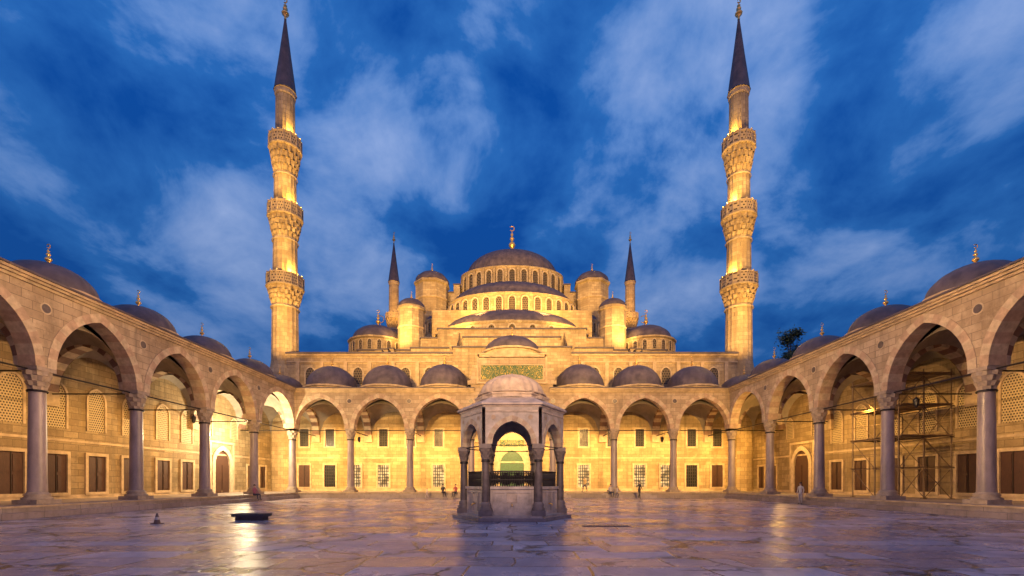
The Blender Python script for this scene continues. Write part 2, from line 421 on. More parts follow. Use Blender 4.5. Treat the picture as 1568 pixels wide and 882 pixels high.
for sx,E in((-1,EL),(1,ER)):
    T=Tl if sx<0 else Tr
    Wl=MB(); Wl.box(-12,YB+DB+.5,DS,DS+1.0,0,ZT+.25,STONE_DIM,T)
    Wl.box(-12,YB+DB,DS-.06,DS,ZF,ZF+.25,TRIM,T)
    Wl.box(-12,YB+DB,DS-.04,DS,4.35,4.5,TRIM,T)
    Wl.build('outer_wall',E)
    Ww=MB()
    ys=[-4,-1,2.5,5.5,9,12,15.2,18.2,20.6,23.5,26.2,28.8,31.6,34.4,37.6,40.4]
    for i,y in enumerate(ys):
        window(Ww,T,y,DS,1.0,3.5,1.35,'shut')
        archwin(Ww,T,y,DS,5.2,8.1,1.25,LATT)
    for y in (50.2,52.6): window(Ww,T,y,DS,1.0,3.5,1.2,'shut')
    yd=45.2
    archwin(Ww,T,yd,DS,ZF,4.9,2.3,DOOR,fr=PALE,f=.45,pr=.2)
    Ww.box(yd-1.1,yd-.05,DS-.09,DS-.02,ZF,3.4,DOOR,T); Ww.box(yd+.05,yd+1.1,DS-.09,DS-.02,ZF,3.4,DOOR,T)
    Ww.box(yd-1.9,yd+1.9,DS-.16,DS-.001,5.55,5.75,TRIM,T)
    Ww.box(yd-1.9,yd-1.65,DS-.16,DS-.001,ZF,5.55,TRIM,T); Ww.box(yd+1.65,yd+1.9,DS-.16,DS-.001,ZF,5.55,TRIM,T)
    archwin(Ww,T,43.2-.0,DS,6.2,8.3,1.0,LATT); archwin(Ww,T,47.2,DS,6.2,8.3,1.0,LATT)
    Ww.build('windows_and_doors',E)

# ------------------------------------------------------------------ portal block (raised centre of back arcade)
P=MB(); yf=-.6
P.box(-3.55,3.55,yf,.9,12.3,14.95,STONE,Tb)
P.box(-3.75,-3.55,yf-.1,.9,12.3,15.0,TRIM,Tb); P.box(3.55,3.75,yf-.1,.9,12.3,15.0,TRIM,Tb)
top=[(-3.75,15.0)]+[(-3.4+6.8*i/16,15.0+.75*math.sin(pi*i/16)**.8) for i in range(17)]+[(3.75,15.0)]
for w in(yf-.12,.9): P.quad([Tb(a,w,z) for a,z in top],TRIM)
for i in range(len(top)-1):
    (a,za),(b2,zb2)=top[i],top[i+1]; P.quad([Tb(a,yf-.12,za),Tb(b2,yf-.12,zb2),Tb(b2,.9,zb2),Tb(a,.9,za)],LEAD)
P.box(-3.75,3.75,yf-.16,.9,12.15,12.3,TRIM,Tb)
P.box(-3.3,3.3,yf-.03,yf,12.6,14.12,CALL,Tb)
for a,b2,c_,d_ in((-3.38,3.38,14.12,14.2),(-3.38,3.38,12.52,12.6)): P.box(a,b2,yf-.08,yf,c_,d_,TRIM,Tb)
for a,b2 in((-3.38,-3.3),(3.3,3.38)): P.box(a,b2,yf-.079,yf,12.6,14.12,TRIM,Tb)
for sx in(-1,1):
    for i in range(4):
        a,b2=sorted((sx*(3.75+i*.25),sx*(4.0+i*.25))); P.box(a,b2,-.5,.5,12.1,14.2-i*.55,STONE,Tb)
P.build('raised_portal_gable',EB)

# ------------------------------------------------------------------ mosque
MQ=empty('mosque')
YF=YB+DB
B=MB()
B.box(-29.3,29.3,YF,YF+1.2,0,12.2,STONE_IN)
B.box(-27.4,27.4,YF+.02,YF+50,12.2,17.0,MOSQ)
for a,b2 in((-27.4,-7.2),(7.2,27.4)):
    B.box(a,b2,YF-.18,YF+1.0,17.0,17.22,TRIM); B.box(a,b2,YF-.32,YF+1.2,17.22,17.42,LEAD)
    B.box(a,b2,YF-.1,YF,16.2,16.35,TRIM)
B.box(-27.4,27.4,YF+1.2,YF+49,17.0,17.3,LEAD)
B.box(-29.2,29.2,YF-.05,YF,ZF,ZF+.3,TRIM); B.box(-29.2,29.2,YF-.04,YF,4.55,4.7,TRIM)
for hw,z0,z1,y in((7.2,17.0,18.0,YF),(5.9,18.0,19.2,YF)):
    B.box(-hw,hw,y,y+3,z0,z1,MOSQ); B.box(-hw-.12,hw+.12,y-.15,y+3.1,z1,z1+.2,LEAD)
for hw,y0,z1 in((13.4,59.5,19.4),(12.4,61,21.2),(10.0,60.3,22.2)):
    B.box(-hw,hw,y0,y0+9,17.3,z1,MOSQ); B.box(-hw-.12,hw+.12,y0-.12,y0+9,z1,z1+.2,LEAD)
B.box(-22,22,64,98,17.3,20.4,MOSQ); B.box(-22.2,22.2,63.8,98,20.4,20.6,LEAD)
B.box(-12.5,12.5,70,96,20.6,28.5,MOSQ); B.box(-10.5,10.5,77,94,28.5,34.0,MOSQ)
for sx in(-1,1):
    for i in range(5):
        a,b2=sorted((sx*16.6,sx*17.4)); B.box(a,b2,57+i*3,60+i*3,17.3,18.4+i*1.0,MOSQ); B.box(a-.06,b2+.06,56.9+i*3,60+i*3,18.4+i,18.55+i,LEAD)
        a,b2=sorted((sx*7.0,sx*7.8)); B.box(a,b2,56+i*.9,56.9+i*.9,17.3,18.8+i*.7,MOSQ)
    for i in range(7):
        xx=sx*(8.6+i*2.9); B.box(xx-.22,xx+.22,YF-.12,YF,12.2,16.2,TRIM)
B.build('prayer_hall_walls',MQ)
F=MB()
TF=lambda u,w,z:(u,YF+w,z)
for x,k in((-25.2,'shut'),(-22.1,'dark'),(-19,'lit'),(-15.6,'lit'),(-8.9,'lit'),(8.7,'lit'),(15.5,'lit'),(18.7,'lit'),(21.8,'dark'),(24.9,'shut')):
    window(F,TF,x,0,1.1,3.75,1.35,k)
for x in(-25.2,-22.1,-15.6,-8.9,8.7,15.5,21.8,24.9,-12.3,12.1): window(F,TF,x,0,6.0,8.1,1.05,'dark')
for x in(-5.6,5.6): archwin(F,TF,x,0,5.4,7.8,1.0,LATT)
for x in(-24.5,-18.7,-12.95,-10.05,10.05,12.95,18.7,24.5): archwin(F,TF,x,.02,13.6,15.6,1.1,DLAT,fr=PALE)
F.build('facade_windows',MQ)
Q=MB()
Q.box(-3.2,-2.3,-.45,0,ZF,9.6,MARB,TF); Q.box(2.3,3.2,-.45,0,ZF,9.6,MARB,TF); Q.box(-3.4,3.4,-.55,0,9.6,10.1,MARB,TF)
archwall(Q,TF,-2.3,2.3,.1,-.35,-.0,7.0,2.25,9.6,MARB,vs=(PALE,ROSE),vt=.3)
Q.box(-2.2,2.2,-.1,-.005,ZF,9.2,PALE,TF)
archwin(Q,TF,0,-.1,ZF,5.5,2.9,GDOOR,fr=PALE,f=.3,pr=.12)
Q.box(-1.35,-.04,-.2,-.12,ZF,4.0,GDOOR,TF); Q.box(.04,1.35,-.2,-.12,ZF,4.0,GDOOR,TF)
Q.box(-1.45,1.45,-.24,-.12,4.0,4.2,PALE,TF)
Q.box(-1.5,1.5,-.16,-.1,6.0,6.8,CALL,TF)
Q.build('main_portal',MQ)

def drum(M,cy,rx,ky,z0,z1,nw,wh,ww,cor=.25,full=False,but=False,wm=None,amax=1.35,cx=0,fr=.2):
    n=72; wm=wm or DLAT
    M.lathe(cx,cy,[(rx,z0),(rx,z1-.3),(rx+cor*.6,z1-.25),(rx+cor,z1-.1),(rx+cor,z1+.06),(rx-.5,z1+.1)],n,MOSQ,False,ky)
    for i in range(nw):
        th=-pi/2+ (i-(nw-1)/2)*(2*amax/(nw-1))
        c=Vector((cx+rx*cos(th),cy+rx*ky*sin(th),0)); nrm=Vector((cos(th)/rx,sin(th)/(rx*ky),0)).normalized(); tg=Vector((-nrm.y,nrm.x,0))
        T=lambda u,w,z,c=c,nrm=nrm,tg=tg:(c+tg*u-nrm*w+Vector((0,0,z)))[:]
        TT=lambda u,w,z,T=T:T(u,w-.03,z)
        archwin(M,TT,0,0,z1-.6-wh,z1-.6,ww,wm,fr=PALE,f=fr,pr=.22)
        if but:
            th2=th+amax/(nw-1)
            if i<nw-1:
                c2=Vector((rx*cos(th2),cy+rx*ky*sin(th2),0)); n2=Vector((cos(th2)/rx,sin(th2)/(rx*ky),0)).normalized(); t2=Vector((-n2.y,n2.x,0))
                T2=lambda u,w,z:(c2+t2*u-n2*w+Vector((0,0,z)))[:]
                M.box(-.22,.22,-.4,.1,z0,z1-.35,MOSQ,T2)
U_=MB()
drum(U_,82,9.1,.55,33.0,38.8,13,2.9,.9,but=True)
U_.dome(0,82,39.0,8.1,4.7,40,ky=.6,fin=0,steps=14,amp=.014)
U_.finial(0,82,43.5,5.0,.42)
drum(U_,76,10.6,.57,26.5,31.3,15,2.7,.95,but=False)
U_.dome(0,77,31.35,10.2,3.9,44,ky=.62,steps=12,amp=.014)
drum(U_,70,10.9,.57,20.0,24.7,11,1.9,.9)
U_.dome(0,70.3,24.75,10.4,3.3,44,ky=.56,steps=12,amp=.014)
for sx in(-1,1):
    drum(U_,67.5,2.5,.8,19.0,21.9,5,1.3,.45,cx=sx*11.6,cor=.15,fr=.1)
    U_.dome(sx*11.6,67.5,21.9,2.4,1.5,14,ky=.8,steps=8,amp=.03,fin=.9)
    drum(U_,74.5,2.2,.8,24.5,28.2,5,1.5,.45,cx=sx*12.0,cor=.15,fr=.1)
    U_.dome(sx*12.0,74.5,28.2,2.1,1.4,14,ky=.8,steps=8,amp=.03)
    for i,(x0,x1,z,y) in enumerate(((9.2,10.3,36.4,79),(10.3,11.4,35.0,79),(11.4,12.4,33.4,79),(10.6,11.6,30.6,76),(11.6,12.6,29.4,76.2),(12.6,13.4,28.2,76),(10.9,12.0,24.6,70),(12.0,13.0,23.6,70.2),(13,14.0,22.6,70))):
        a,b2=sorted((sx*x0,sx*x1)); U_.box(a,b2,y,y+5,17.3,z,MOSQ); U_.box(a-.08,b2+.08,y-.1,y+5.1,z,z+.22,LEAD)
    a,b2=sorted((sx*13.0,sx*17.0)); U_.box(a,b2,76,90,20.6,31.0,MOSQ); U_.box(a-.1,b2+.1,75.9,90,31,31.2,LEAD)
    for xx,yy,z0_,z1_ in((11.9,79,30.5,32.6),(15.4,76,27.4,29.8)):
        archwin(U_,lambda u,w,z,yy=yy:(u,yy+w,z),sx*xx,-.02,z0_,z1_,.6,DARK,fr=PALE,f=.12)
U_.build('domes_and_drums',MQ)
Tt=MB()
def turret(M,x,y,r,z0,z1,zt,n=8,fin=1.6):
    M.lathe(x,y,[(r*1.04,z0),(r,z1-1.0),(r*1.0,z1-.55),(r*1.1,z1-.4),(r*1.1,z1-.05),(r*.9,z1)],n,MOSQ,False,ph=pi/n)
    M.lathe(x,y,[(r*1.0,z1-3.2),(r*1.06,z1-3.1),(r*1.06,z1-2.95),(r*1.0,z1-2.9)],n,TRIM,False,ph=pi/n)
    M.dome(x,y,z1-.02,r*1.02,zt-z1,12,fin=fin,steps=8,amp=.03)
for sx in(-1,1):
    turret(Tt,sx*13.9,78,2.85,18,36.0,38.1)
    turret(Tt,sx*14.8,66,1.9,17,27.2,28.6,n=12,fin=1.2)
    x=sx*20.3
    Tt.lathe(x,68,[(4.1,20.4),(4.1,22.3),(4.35,22.4),(4.35,22.65),(3.6,22.7)],16,MOSQ,False)
    for i in range(9):
        th=-pi/2+(i-4)*.33; c=Vector((x+4.02*cos(th),68+4.02*sin(th),0)); nr=Vector((cos(th),sin(th),0)); tg=Vector((-nr.y,nr.x,0))
        T=lambda u,w,z,c=c,nr=nr,tg=tg:(c+tg*u-nr*(w-.08)+Vector((0,0,z)))[:]
        archwin(Tt,T,0,0,20.7,22.1,.55,DLAT,fr=PALE,f=.1)
    Tt.dome(x,68,22.65,3.75,2.6,20,fin=2.6)
    Tt.finial(sx*22.0,75,22.6,7.0,.3)
Tt.build('weight_towers_and_corner_domes',MQ)

# ------------------------------------------------------------------ minarets
def minaret(x,y,z0,levels,radii,zc,zt,fin,n=16,k=1.0):
    E=empty('minaret'); S=MB()
    fl=lambda i,j:(1.0 if i%2 else .955)
    zprev=z0
    S.lathe(x,y,[(radii[0]*1.2,0),(radii[0]*1.2,z0),(radii[0]*1.02,z0+1.6)],n,MINAR,False)
    for i,(zb,zp) in enumerate(levels):
        r=radii[i]; rn=radii[i+1]
        S.lathe(x,y,[(r*1.02,z0+1.4 if i==0 else zprev),(r*.97,zb)],n*2,MINAR,False,rf=fl)
        S.lathe(x,y,[(r*1.06,zb-.5),(r*1.10,zb-.35),(r*1.03,zb-.2)],n,TRIM,False)
        pr=[];R1=(radii[i]*.97);R2=R1+.56*k; hh=zp-1.55*k-zb
        st=4
        for s_ in range(st):
            a=R1+(R2-R1)*(s_/st)**.8; b_=R1+(R2-R1)*((s_+1)/st)**.8
            pr+=[(a,zb+hh*s_/st),(b_,zb+hh*(s_+.7)/st),(b_*1.01,zb+hh*(s_+1)/st)]
        S.lathe(x,y,pr,n*2,MINAR,False,rf=lambda i_,j:(1.0 if (i_+j//3)%2 else .84))
        zf=zb+hh
        S.lathe(x,y,[(R2*.9,zf),(R2*1.05,zf),(R2*1.08,zf+.15),(R2*1.0,zf+.18)],n,TRIM,False)
        S.lathe(x,y,[(R2*1.0,zf+.18),(R2*1.0,zp-.12)],n,PARA,False)
        S.lathe(x,y,[(R2*.98,zp-.14),(R2*1.05,zp-.12),(R2*1.05,zp),(R2*.93,zp),(R2*.93,zf+.1),(rn*.9,zf+.1)],n,TRIM,False)
        for q in range(n): 
            a=2*pi*q/n; S.tube((x+R2*1.02*cos(a),y+R2*1.02*sin(a),zf+.1),(x+R2*1.02*cos(a),y+R2*1.02*sin(a),zp+.16),.08*k,TRIM,5)
        S.box(x-.35*k,x+.35*k,y-rn-.04,y-rn+.3,zf+.15,zf+2.0*k,DARK)
        zprev=zf+.05
    r=radii[-1]
    S.lathe(x,y,[(r*1.02,zprev),(r*.98,zc-.5)],n*2,MINAR,False,rf=fl)
    S.lathe(x,y,[(r*1.0,zc-.7),(r*1.08,zc-.5),(r*1.08,zc-.1),(r*1.14,zc)],n,TRIM,False)
    S.build('shaft_and_balconies',E)
    C=MB()
    C.lathe(x,y,[(r*1.16,zc),(r*1.08,zc+.3),(r*.58,zc+(zt-zc)*.5),(.09*k,zt)],48,LEAD,True,rf=lambda i,j:(1.04 if i%4==0 else 1))
    C.finial(x,y,zt-.2,fin,.3*k)
    C.build('lead_cone',E); return E
LV=[(23.6,27.2),(31.9,35.9),(39.9,44.4)]
RAD=[1.55,1.42,1.3,1.12]
for sx in(-1,1): minaret(sx*28.3,56,15,LV,RAD,50.2,59.6,2.6)
for sx in(-1,1): minaret(sx*31.6,120,20,[(30,34),(42.5,46.5)],[1.9,1.6,1.3],55,65.8,3.0)

# ------------------------------------------------------------------ fountain
FX,FY=0,21.5
FE=empty('ablution_fountain')
f=MB()
def hexslab(M,R,z0,z1,m,Ri=.01): M.lathe(FX,FY,[(Ri,z0),(R,z0),(R,z1),(Ri,z1)],6,m,False)
hexslab(f,2.85,-.01,.14,STEP); hexslab(f,2.62,.14,.24,MARB)
f.build('plinth',FE)
f=MB()
VX=[Vector((FX+2.3*cos(a),FY+2.3*sin(a),0)) for a in [pi/3*i for i in range(6)]]
for i in range(6):
    a,b2=VX[i],VX[(i+1)%6]; mid=(a+b2)/2; tg=(b2-a).normalized(); nr=(mid-Vector((FX,FY,0))).normalized()
    L=(b2-a).length
    T=lambda u,w,z,mid=mid,tg=tg,nr=nr:(mid+tg*u-nr*w+Vector((0,0,z)))[:]
    f.box(-L/2+.2,L/2-.2,.05,.3,.24,1.38,MARB,T); f.box(-L/2+.2,L/2-.2,-.02,.34,1.38,1.5,MARB,T); f.box(-L/2+.2,L/2-.2,0,.3,.24,.38,MARB,T)
    for k in range(3):
        u0=-L/2+.32+k*(L-.64)/3; u1=u0+(L-.64)/3
        f.box(u0,u0+.05,.01,.06,.38,1.3,MARB,T); f.box(u1-.05,u1,.01,.06,.38,1.3,MARB,T); f.box(u0+.05,u1-.05,.012,.06,1.22,1.3,MARB,T)
    f.box(-.32,.32,.02,.06,.8,1.15,FDOME,T)
    f.tube(T(0,.05,.72),T(0,-.12,.70),.03,GOLD,8); f.tube(T(0,-.12,.72),T(0,-.12,.62),.022,GOLD,8)
    for k in range(19):
        u=-L/2+.22+(L-.44)*k/18; f.tube(T(u,.16,1.5),T(u,.16,2.15),.024,IRON,5)
    for k in range(18):
        u=-L/2+.22+(L-.44)*k/18; u2=u+(L-.44)/18
        f.tube(T(u,.16,1.5),T(u2,.16,2.15),.018,IRON,4); f.tube(T(u2,.16,1.5),T(u,.16,2.15),.018,IRON,4)
    f.box(-L/2+.2,L/2-.2,.13,.19,2.13,2.19,IRON,T); f.box(-L/2+.2,L/2-.2,.13,.19,1.78,1.82,IRON,T)
    archwall(f,T,-L/2,L/2,.30,-.17,.17,3.35,.98,4.95,MARB,inm=FDOME,vs=(PALE,ROSE),vt=.22,n=7,vw=.02)
    f.tube(T(-L/2,0,3.3),T(L/2,0,3.3),.025,IRON)
    f.box(-L/2+.02,L/2-.02,-.2,-.17,4.72,4.8,FDOME,T)
    for s_ in(-1,1):
        f.quad([T(s_*.8+.1*cos(q*pi/6),-.195,4.5+.1*sin(q*pi/6)) for q in range(12)],ROSE)
f.build('basin_grilles_and_arches',FE)
f=MB()
for v in VX: column(f,v.x,v.y,.24,3.35,.17,COLD,cap=COLK,caph=.5,imp=.26)
f.build('columns',FE)
f=MB()
f.lathe(FX,FY,[(2.4,4.9),(2.52,4.95),(2.52,5.0),(2.62,5.03),(2.62,5.1),(2.56,5.14),(1.75,5.5),(1.75,5.6),(1.8,5.64),(1.8,5.70),(1.5,5.74)],6,FDOME,False)
f.lathe(FX,FY,[(.01,5.0),(2.3,4.9)],6,PLAST,False)
f.lathe(FX,FY,[(1.6,5.5),(1.58,5.72),(1.66,5.75),(1.66,5.8),(1.48,5.84)],24,FDOME,False)
f.dome(FX,FY,5.8,1.46,1.0,20,m=FDOME,amp=.06,steps=12)
f.ball((FX,FY,6.82),.08,FDOME)
f.build('roof_dome',FE)
f=MB(); f.lathe(FX,FY,[(1.7,.24),(1.7,1.35),(1.5,1.4),(1.4,1.1),(.01,1.1)],24,MARB); f.build('inner_basin',FE)

# ------------------------------------------------------------------ scaffolding (right arcade)
S=MB(); ST=plain('scaffold_steel',(.16,.11,.07),.5,metal=.4); PL=plain('scaffold_plank',(.18,.12,.07),.8,stretch=(1,6,1))
xs=[25.0,26.6,28.4]; ysc=[29.0,30.9,32.9]; zs_=[.6,2.6,4.6,6.6,8.6]
for x in xs:
    for y in ysc: S.tube((x,y,.62),(x,y,9.0),.04,ST); S.box(x-.12,x+.12,y-.12,y+.12,.6,.64,ST)
for z in zs_[1:]:
    for x in xs: S.tube((x,ysc[0]-.2,z),(x,ysc[-1]+.2,z),.03,ST); S.tube((x,ysc[0]-.2,z+1),(x,ysc[-1]+.2,z+1),.022,ST) if z<8 else None
    for y in ysc: S.tube((xs[0]-.2,y,z+.06),(xs[-1]+.2,y,z+.06),.03,ST)
    if z>4:
        for k in range(6): S.box(xs[0]+.55*k+.02,xs[0]+.55*k+.5,ysc[0]-.3,ysc[-1]+.3,z+.1,z+.15,PL)
for k in range(4):
    z=zs_[k]; y0,y1=(ysc[0],ysc[1]) if k%2 else (ysc[1],ysc[0])
    for x in(xs[0],xs[2]): S.tube((x,y0,z),(x,y1,z+2),.025,ST); S.tube((x,ysc[1],z),(x,ysc[2],z+2),.025,ST)
    S.tube((xs[0],ysc[0],z),(xs[1],ysc[0],z+2),.025,ST); S.tube((xs[1],ysc[0],z+2),(xs[2],ysc[0],z),.025,ST)
S.build('scaffolding')

# ------------------------------------------------------------------ small objects
S=MB(); SL=plain('dark_stone_slab',(.07,.06,.065),.8)
S.box(-.72,.72,-.34,.34,.17,.27,SL); S.box(-.6,-.42,-.25,.25,0,.17,SL); S.box(.42,.6,-.25,.25,0,.17,SL); S.box(-.42,.42,-.2,.2,0.0,.165,SL)
S.box(-.74,.74,-.36,.36,.27,.29,SL)
S.build('stone_bench',loc=(-11.6,20.0,0))
S=MB(); OR=plain('weathered_plastic',(.12,.07,.06),.6); WH=plain('reflective_band',(.45,.42,.4),.4)
S.box(-.16,.16,-.16,.16,0,.03,OR); S.lathe(0,0,[(.12,.03),(.085,.17)],16,OR); S.lathe(0,0,[(.087,.17),(.06,.28)],16,WH); S.lathe(0,0,[(.06,.28),(.03,.42),(.01,.43)],16,OR)
S.build('traffic_cone',loc=(-14.4,18.2,0))
def lantern(x,y,z,zt):
    S=MB(); S.tube((0,0,.35),(0,0,zt-z),.012,IRON,5)
    S.lathe(0,0,[(.02,.38),(.16,.25),(.18,.22)],6,IRON,False); S.lathe(0,0,[(.14,.22),(.11,-.12)],6,DARK,False)
    S.lathe(0,0,[(.12,-.12),(.06,-.2),(.01,-.26)],6,IRON,False)
    for i in range(6): a=pi/3*i; S.tube((.15*cos(a),.15*sin(a),.22),(.12*cos(a),.12*sin(a),-.12),.012,IRON,4)
    S.build('hanging_lantern',loc=(x,y,z))
for u in(-17.4+.9,17.4-1.2): lantern(u,YB+.0,6.2,7.2)
lantern(-HX,33.4,6.3,7.2); lantern(HX,26.3,6.3,7.2)
S=MB(); S.box(-.9,.9,-.12,.12,0,.012,SL); 
for k in range(12): S.box(-.85+.15*k,-.79+.15*k,-.1,.1,.012,.02,IRON)
S.build('drain_grate',loc=(3.6,17.2,.004))

# ------------------------------------------------------------------ people
SKIN=plain('skin',(.45,.28,.2),.6,var=.1); HAIR=plain('hair',(.03,.02,.015),.6)
CL={}
def cloth(c):
    if c not in CL: CL[c]=plain('cloth_%d'%len(CL),c,.85,var=.15,scale=8)
    return CL[c]
def person(name,loc,rot,pose,top,bot,s=1.0):
    J={'pel':(0,0,.93,.135),'wai':(0,0,1.08,.12),'che':(0,0,1.3,.145),'nb':(0,.01,1.44,.075),'nk':(0,0,1.51,.055),'jaw':(0,-.02,1.58,.068),'hd':(0,-.005,1.66,.088),'cr':(0,.0,1.72,.06)}
    for sd,q in((-1,'L'),(1,'R')):
        if pose=='stand': hip=(sd*.09,0,.88);kn=(sd*.1,-.02,.5);an=(sd*.1,.02,.09);to=(sd*.12,-.14,.035)
        elif pose=='walk': o=sd*.22; hip=(sd*.08,0,.88);kn=(sd*.09,-.05+o*.7,.5);an=(sd*.09,.03+o*1.3,.1+(.05 if sd>0 else 0));to=(sd*.1,-.13+o*1.3,.04)
        else: hip=(sd*.1,-.02,.88);kn=(sd*.14,-.42,.93);an=(sd*.13,-.42,.50);to=(sd*.14,-.58,.45)
        el=(sd*.25,.03,1.14); wr=(sd*.26,-.06,.90)
        if pose=='sit': el=(sd*.24,-.06,1.14); wr=(sd*.14,-.3,1.03)
        if pose=='walk': wr=(sd*.25,-.08-sd*.12,.91)
        d=Vector(wr)-Vector(el); d.normalize(); pm=Vector(wr)+d*.07
        J.update({'sh'+q:(sd*.18,.01,1.41,.062),'el'+q:el+(.044,),'wr'+q:wr+(.028,),'pm'+q:tuple(pm)+(.032,),
                  'hip'+q:hip+(.095,),'kn'+q:kn+(.062,),'an'+q:an+(.042,),'to'+q:to+(.035,)})
        for k in range(5):
            o=Vector((0,(k-1.5)*.02,0)) if k<4 else Vector((0,-.045,.03))
            ln=(.05,.06,.055,.04,.02)[k]
            a=pm+o+d*(.03 if k<4 else -.01); b_=a+d*ln+Vector((-sd*.012,-.004,0))
            J['f%d'%k+q]=tuple(a)+(.011,); J['g%d'%k+q]=tuple(b_)+(.008,)
    Bn=[('pel','wai','t'),('wai','che','t'),('che','nb','t'),('nb','nk','s'),('nk','jaw','s'),('jaw','hd','s'),('hd','cr','s')]
    for q in'LR':
        Bn+=[('che','sh'+q,'t'),('sh'+q,'el'+q,'t'),('el'+q,'wr'+q,'t'),('wr'+q,'pm'+q,'s'),('pel','hip'+q,'b'),('hip'+q,'kn'+q,'b'),('kn'+q,'an'+q,'b'),('an'+q,'to'+q,'h')]
        for k in range(5): Bn+=[('pm'+q,'f%d'%k+q,'s'),('f%d'%k+q,'g%d'%k+q,'s')]
    ks=list(J); ix={k:i for i,k in enumerate(ks)}
    dz=0
    if pose=='sit': dz=-.45
    me=bpy.data.meshes.new('b'); me.from_pydata([(J[k][0],J[k][1],J[k][2]+dz) for k in ks],[(ix[a],ix[b_]) for a,b_,_ in Bn],[])
    o=bpy.data.objects.new('b',me); sc.collection.objects.link(o)
    md=o.modifiers.new('s','SKIN'); md.use_smooth_shade=True
    for i,k in enumerate(ks):
        v=me.skin_vertices[0].data[i]; v.radius=(J[k][3],J[k][3]*(.72 if k in('pel','wai','che') else 1)); v.use_root=(k=='pel')
    sub=o.modifiers.new('u','SUBSURF'); sub.levels=1; sub.render_levels=1
    bpy.context.view_layer.update()
    ev=o.evaluated_get(bpy.context.evaluated_depsgraph_get()); m2=bpy.data.meshes.new_from_object(ev)
    bpy.data.objects.remove(o)
    mats=[cloth(top),cloth(bot),SKIN,HAIR]; tg={'t':0,'b':1,'s':2,'h':3}
    m2.materials.clear()
    for mm in mats: m2.materials.append(mm)
    segs=[(Vector(J[a][:3])+Vector((0,0,dz)),Vector(J[b_][:3])+Vector((0,0,dz)),tg[c_],(J[a][3]+J[b_][3])/2) for a,b_,c_ in Bn]
    for p in m2.polygons:
        c_=p.center; best=9;bi=0
        for a,b_,k,r in segs:
            ab=b_-a; tt=max(0,min(1,(c_-a).dot(ab)/ab.length_squared)); dd=(c_-(a+ab*tt)).length-r
            if dd<best: best=dd;bi=k
        p.material_index=bi; p.use_smooth=True
    E=empty(name,loc); E.rotation_euler[2]=rot; E.scale=(s,s,s)
    ob=bpy.data.objects.new('body',m2); sc.collection.objects.link(ob); ob.parent=E
    H=MB(); z=dz
    H.ball((0,.022,1.685+z),.098,HAIR,12,(.92,1,.95)); 
    for sd in(-1,1):
        H.ball((sd*.033,-.085,1.665+z),.012,HAIR,8); H.ball((sd*.088,0,1.65+z),.022,SKIN,8,(.5,1,1.4))
    H.ball((0,-.098,1.64+z),.016,SKIN,8,(.8,1.2,1.5)); H.ball((0,-.09,1.605+z),.018,cloth((.35,.12,.1)),8,(1.3,.4,.4))
    H.build('head_features',E)
    return E
person('person',(13.0,45.8,0),.3,'walk',(.03,.03,.04),(.025,.025,.03),1.0)
person('person',(-8.7,45.9,0),-1.3,'walk',(.6,.55,.5),(.5,.4,.45),.62)
person('person',(-7.2,46.85,.17),.5,'sit',(.05,.05,.06),(.03,.03,.05))
person('person',(-5.9,46.85,.17),-.4,'sit',(.35,.08,.08),(.05,.05,.07))
person('person',(8.1,49.9,.6),-.9,'walk',(.5,.35,.15),(.06,.05,.08),.95)
person('person',(10.3,46.85,.17),.2,'sit',(.45,.4,.38),(.04,.05,.09))
person('person',(10.9,46.5,0),1.6,'walk',(.55,.5,.48),(.08,.08,.12),.7)
person('person',(-22.15,38.6,.17),1.4,'sit',(.35,.12,.16),(.05,.05,.08))
person('person',(22.0,34.2,0),-1.2,'stand',(.5,.48,.46),(.35,.33,.34),.95)

# ------------------------------------------------------------------ trees
def tree(x,y,h,R):
    E=empty('tree',(x,y,0)); BK=plain('bark',(.08,.06,.045),.9)
    S=MB(); S.tube((0,0,0),(0.2,0,h*.5),.38,BK,8,.25)
    LF=[plain('foliage_dark',(.03,.05,.022),.8),plain('foliage_light',(.06,.085,.035),.8)]
    cl=[]
    for i in range(18):
        a=random.random()*2*pi; r=R*random.uniform(.15,.85); z=h*random.uniform(.62,.97)
        r*=math.sqrt(max(.1,1-((z/h-.72)/.3)**2)); p=(r*cos(a),r*sin(a),z); cl.append(p)
        S.tube((.2,0,h*.5),p,.1,BK,5,.03)
    S.build('trunk_and_limbs',E)
    L=MB()
    for (cx,cy,cz) in cl:
        q=random.uniform(.7,1.4)
        for k in range(260):
            d=Vector((random.gauss(0,1),random.gauss(0,1),random.gauss(0,.7)))*q*.5
            c=Vector((cx,cy,cz))+d; a=Vector((random.gauss(0,1),random.gauss(0,1),random.gauss(0,1))).normalized()*.2; b_=a.orthogonal().normalized()*.11
            L.add([c-a,c+b_,c+a,c-b_],[(0,1,2,3)],LF[random.random()<.4])
    L.build('foliage',E)
tree(36.8,58.5,21.6,3.8); tree(40.5,61.5,20.0,3.0)

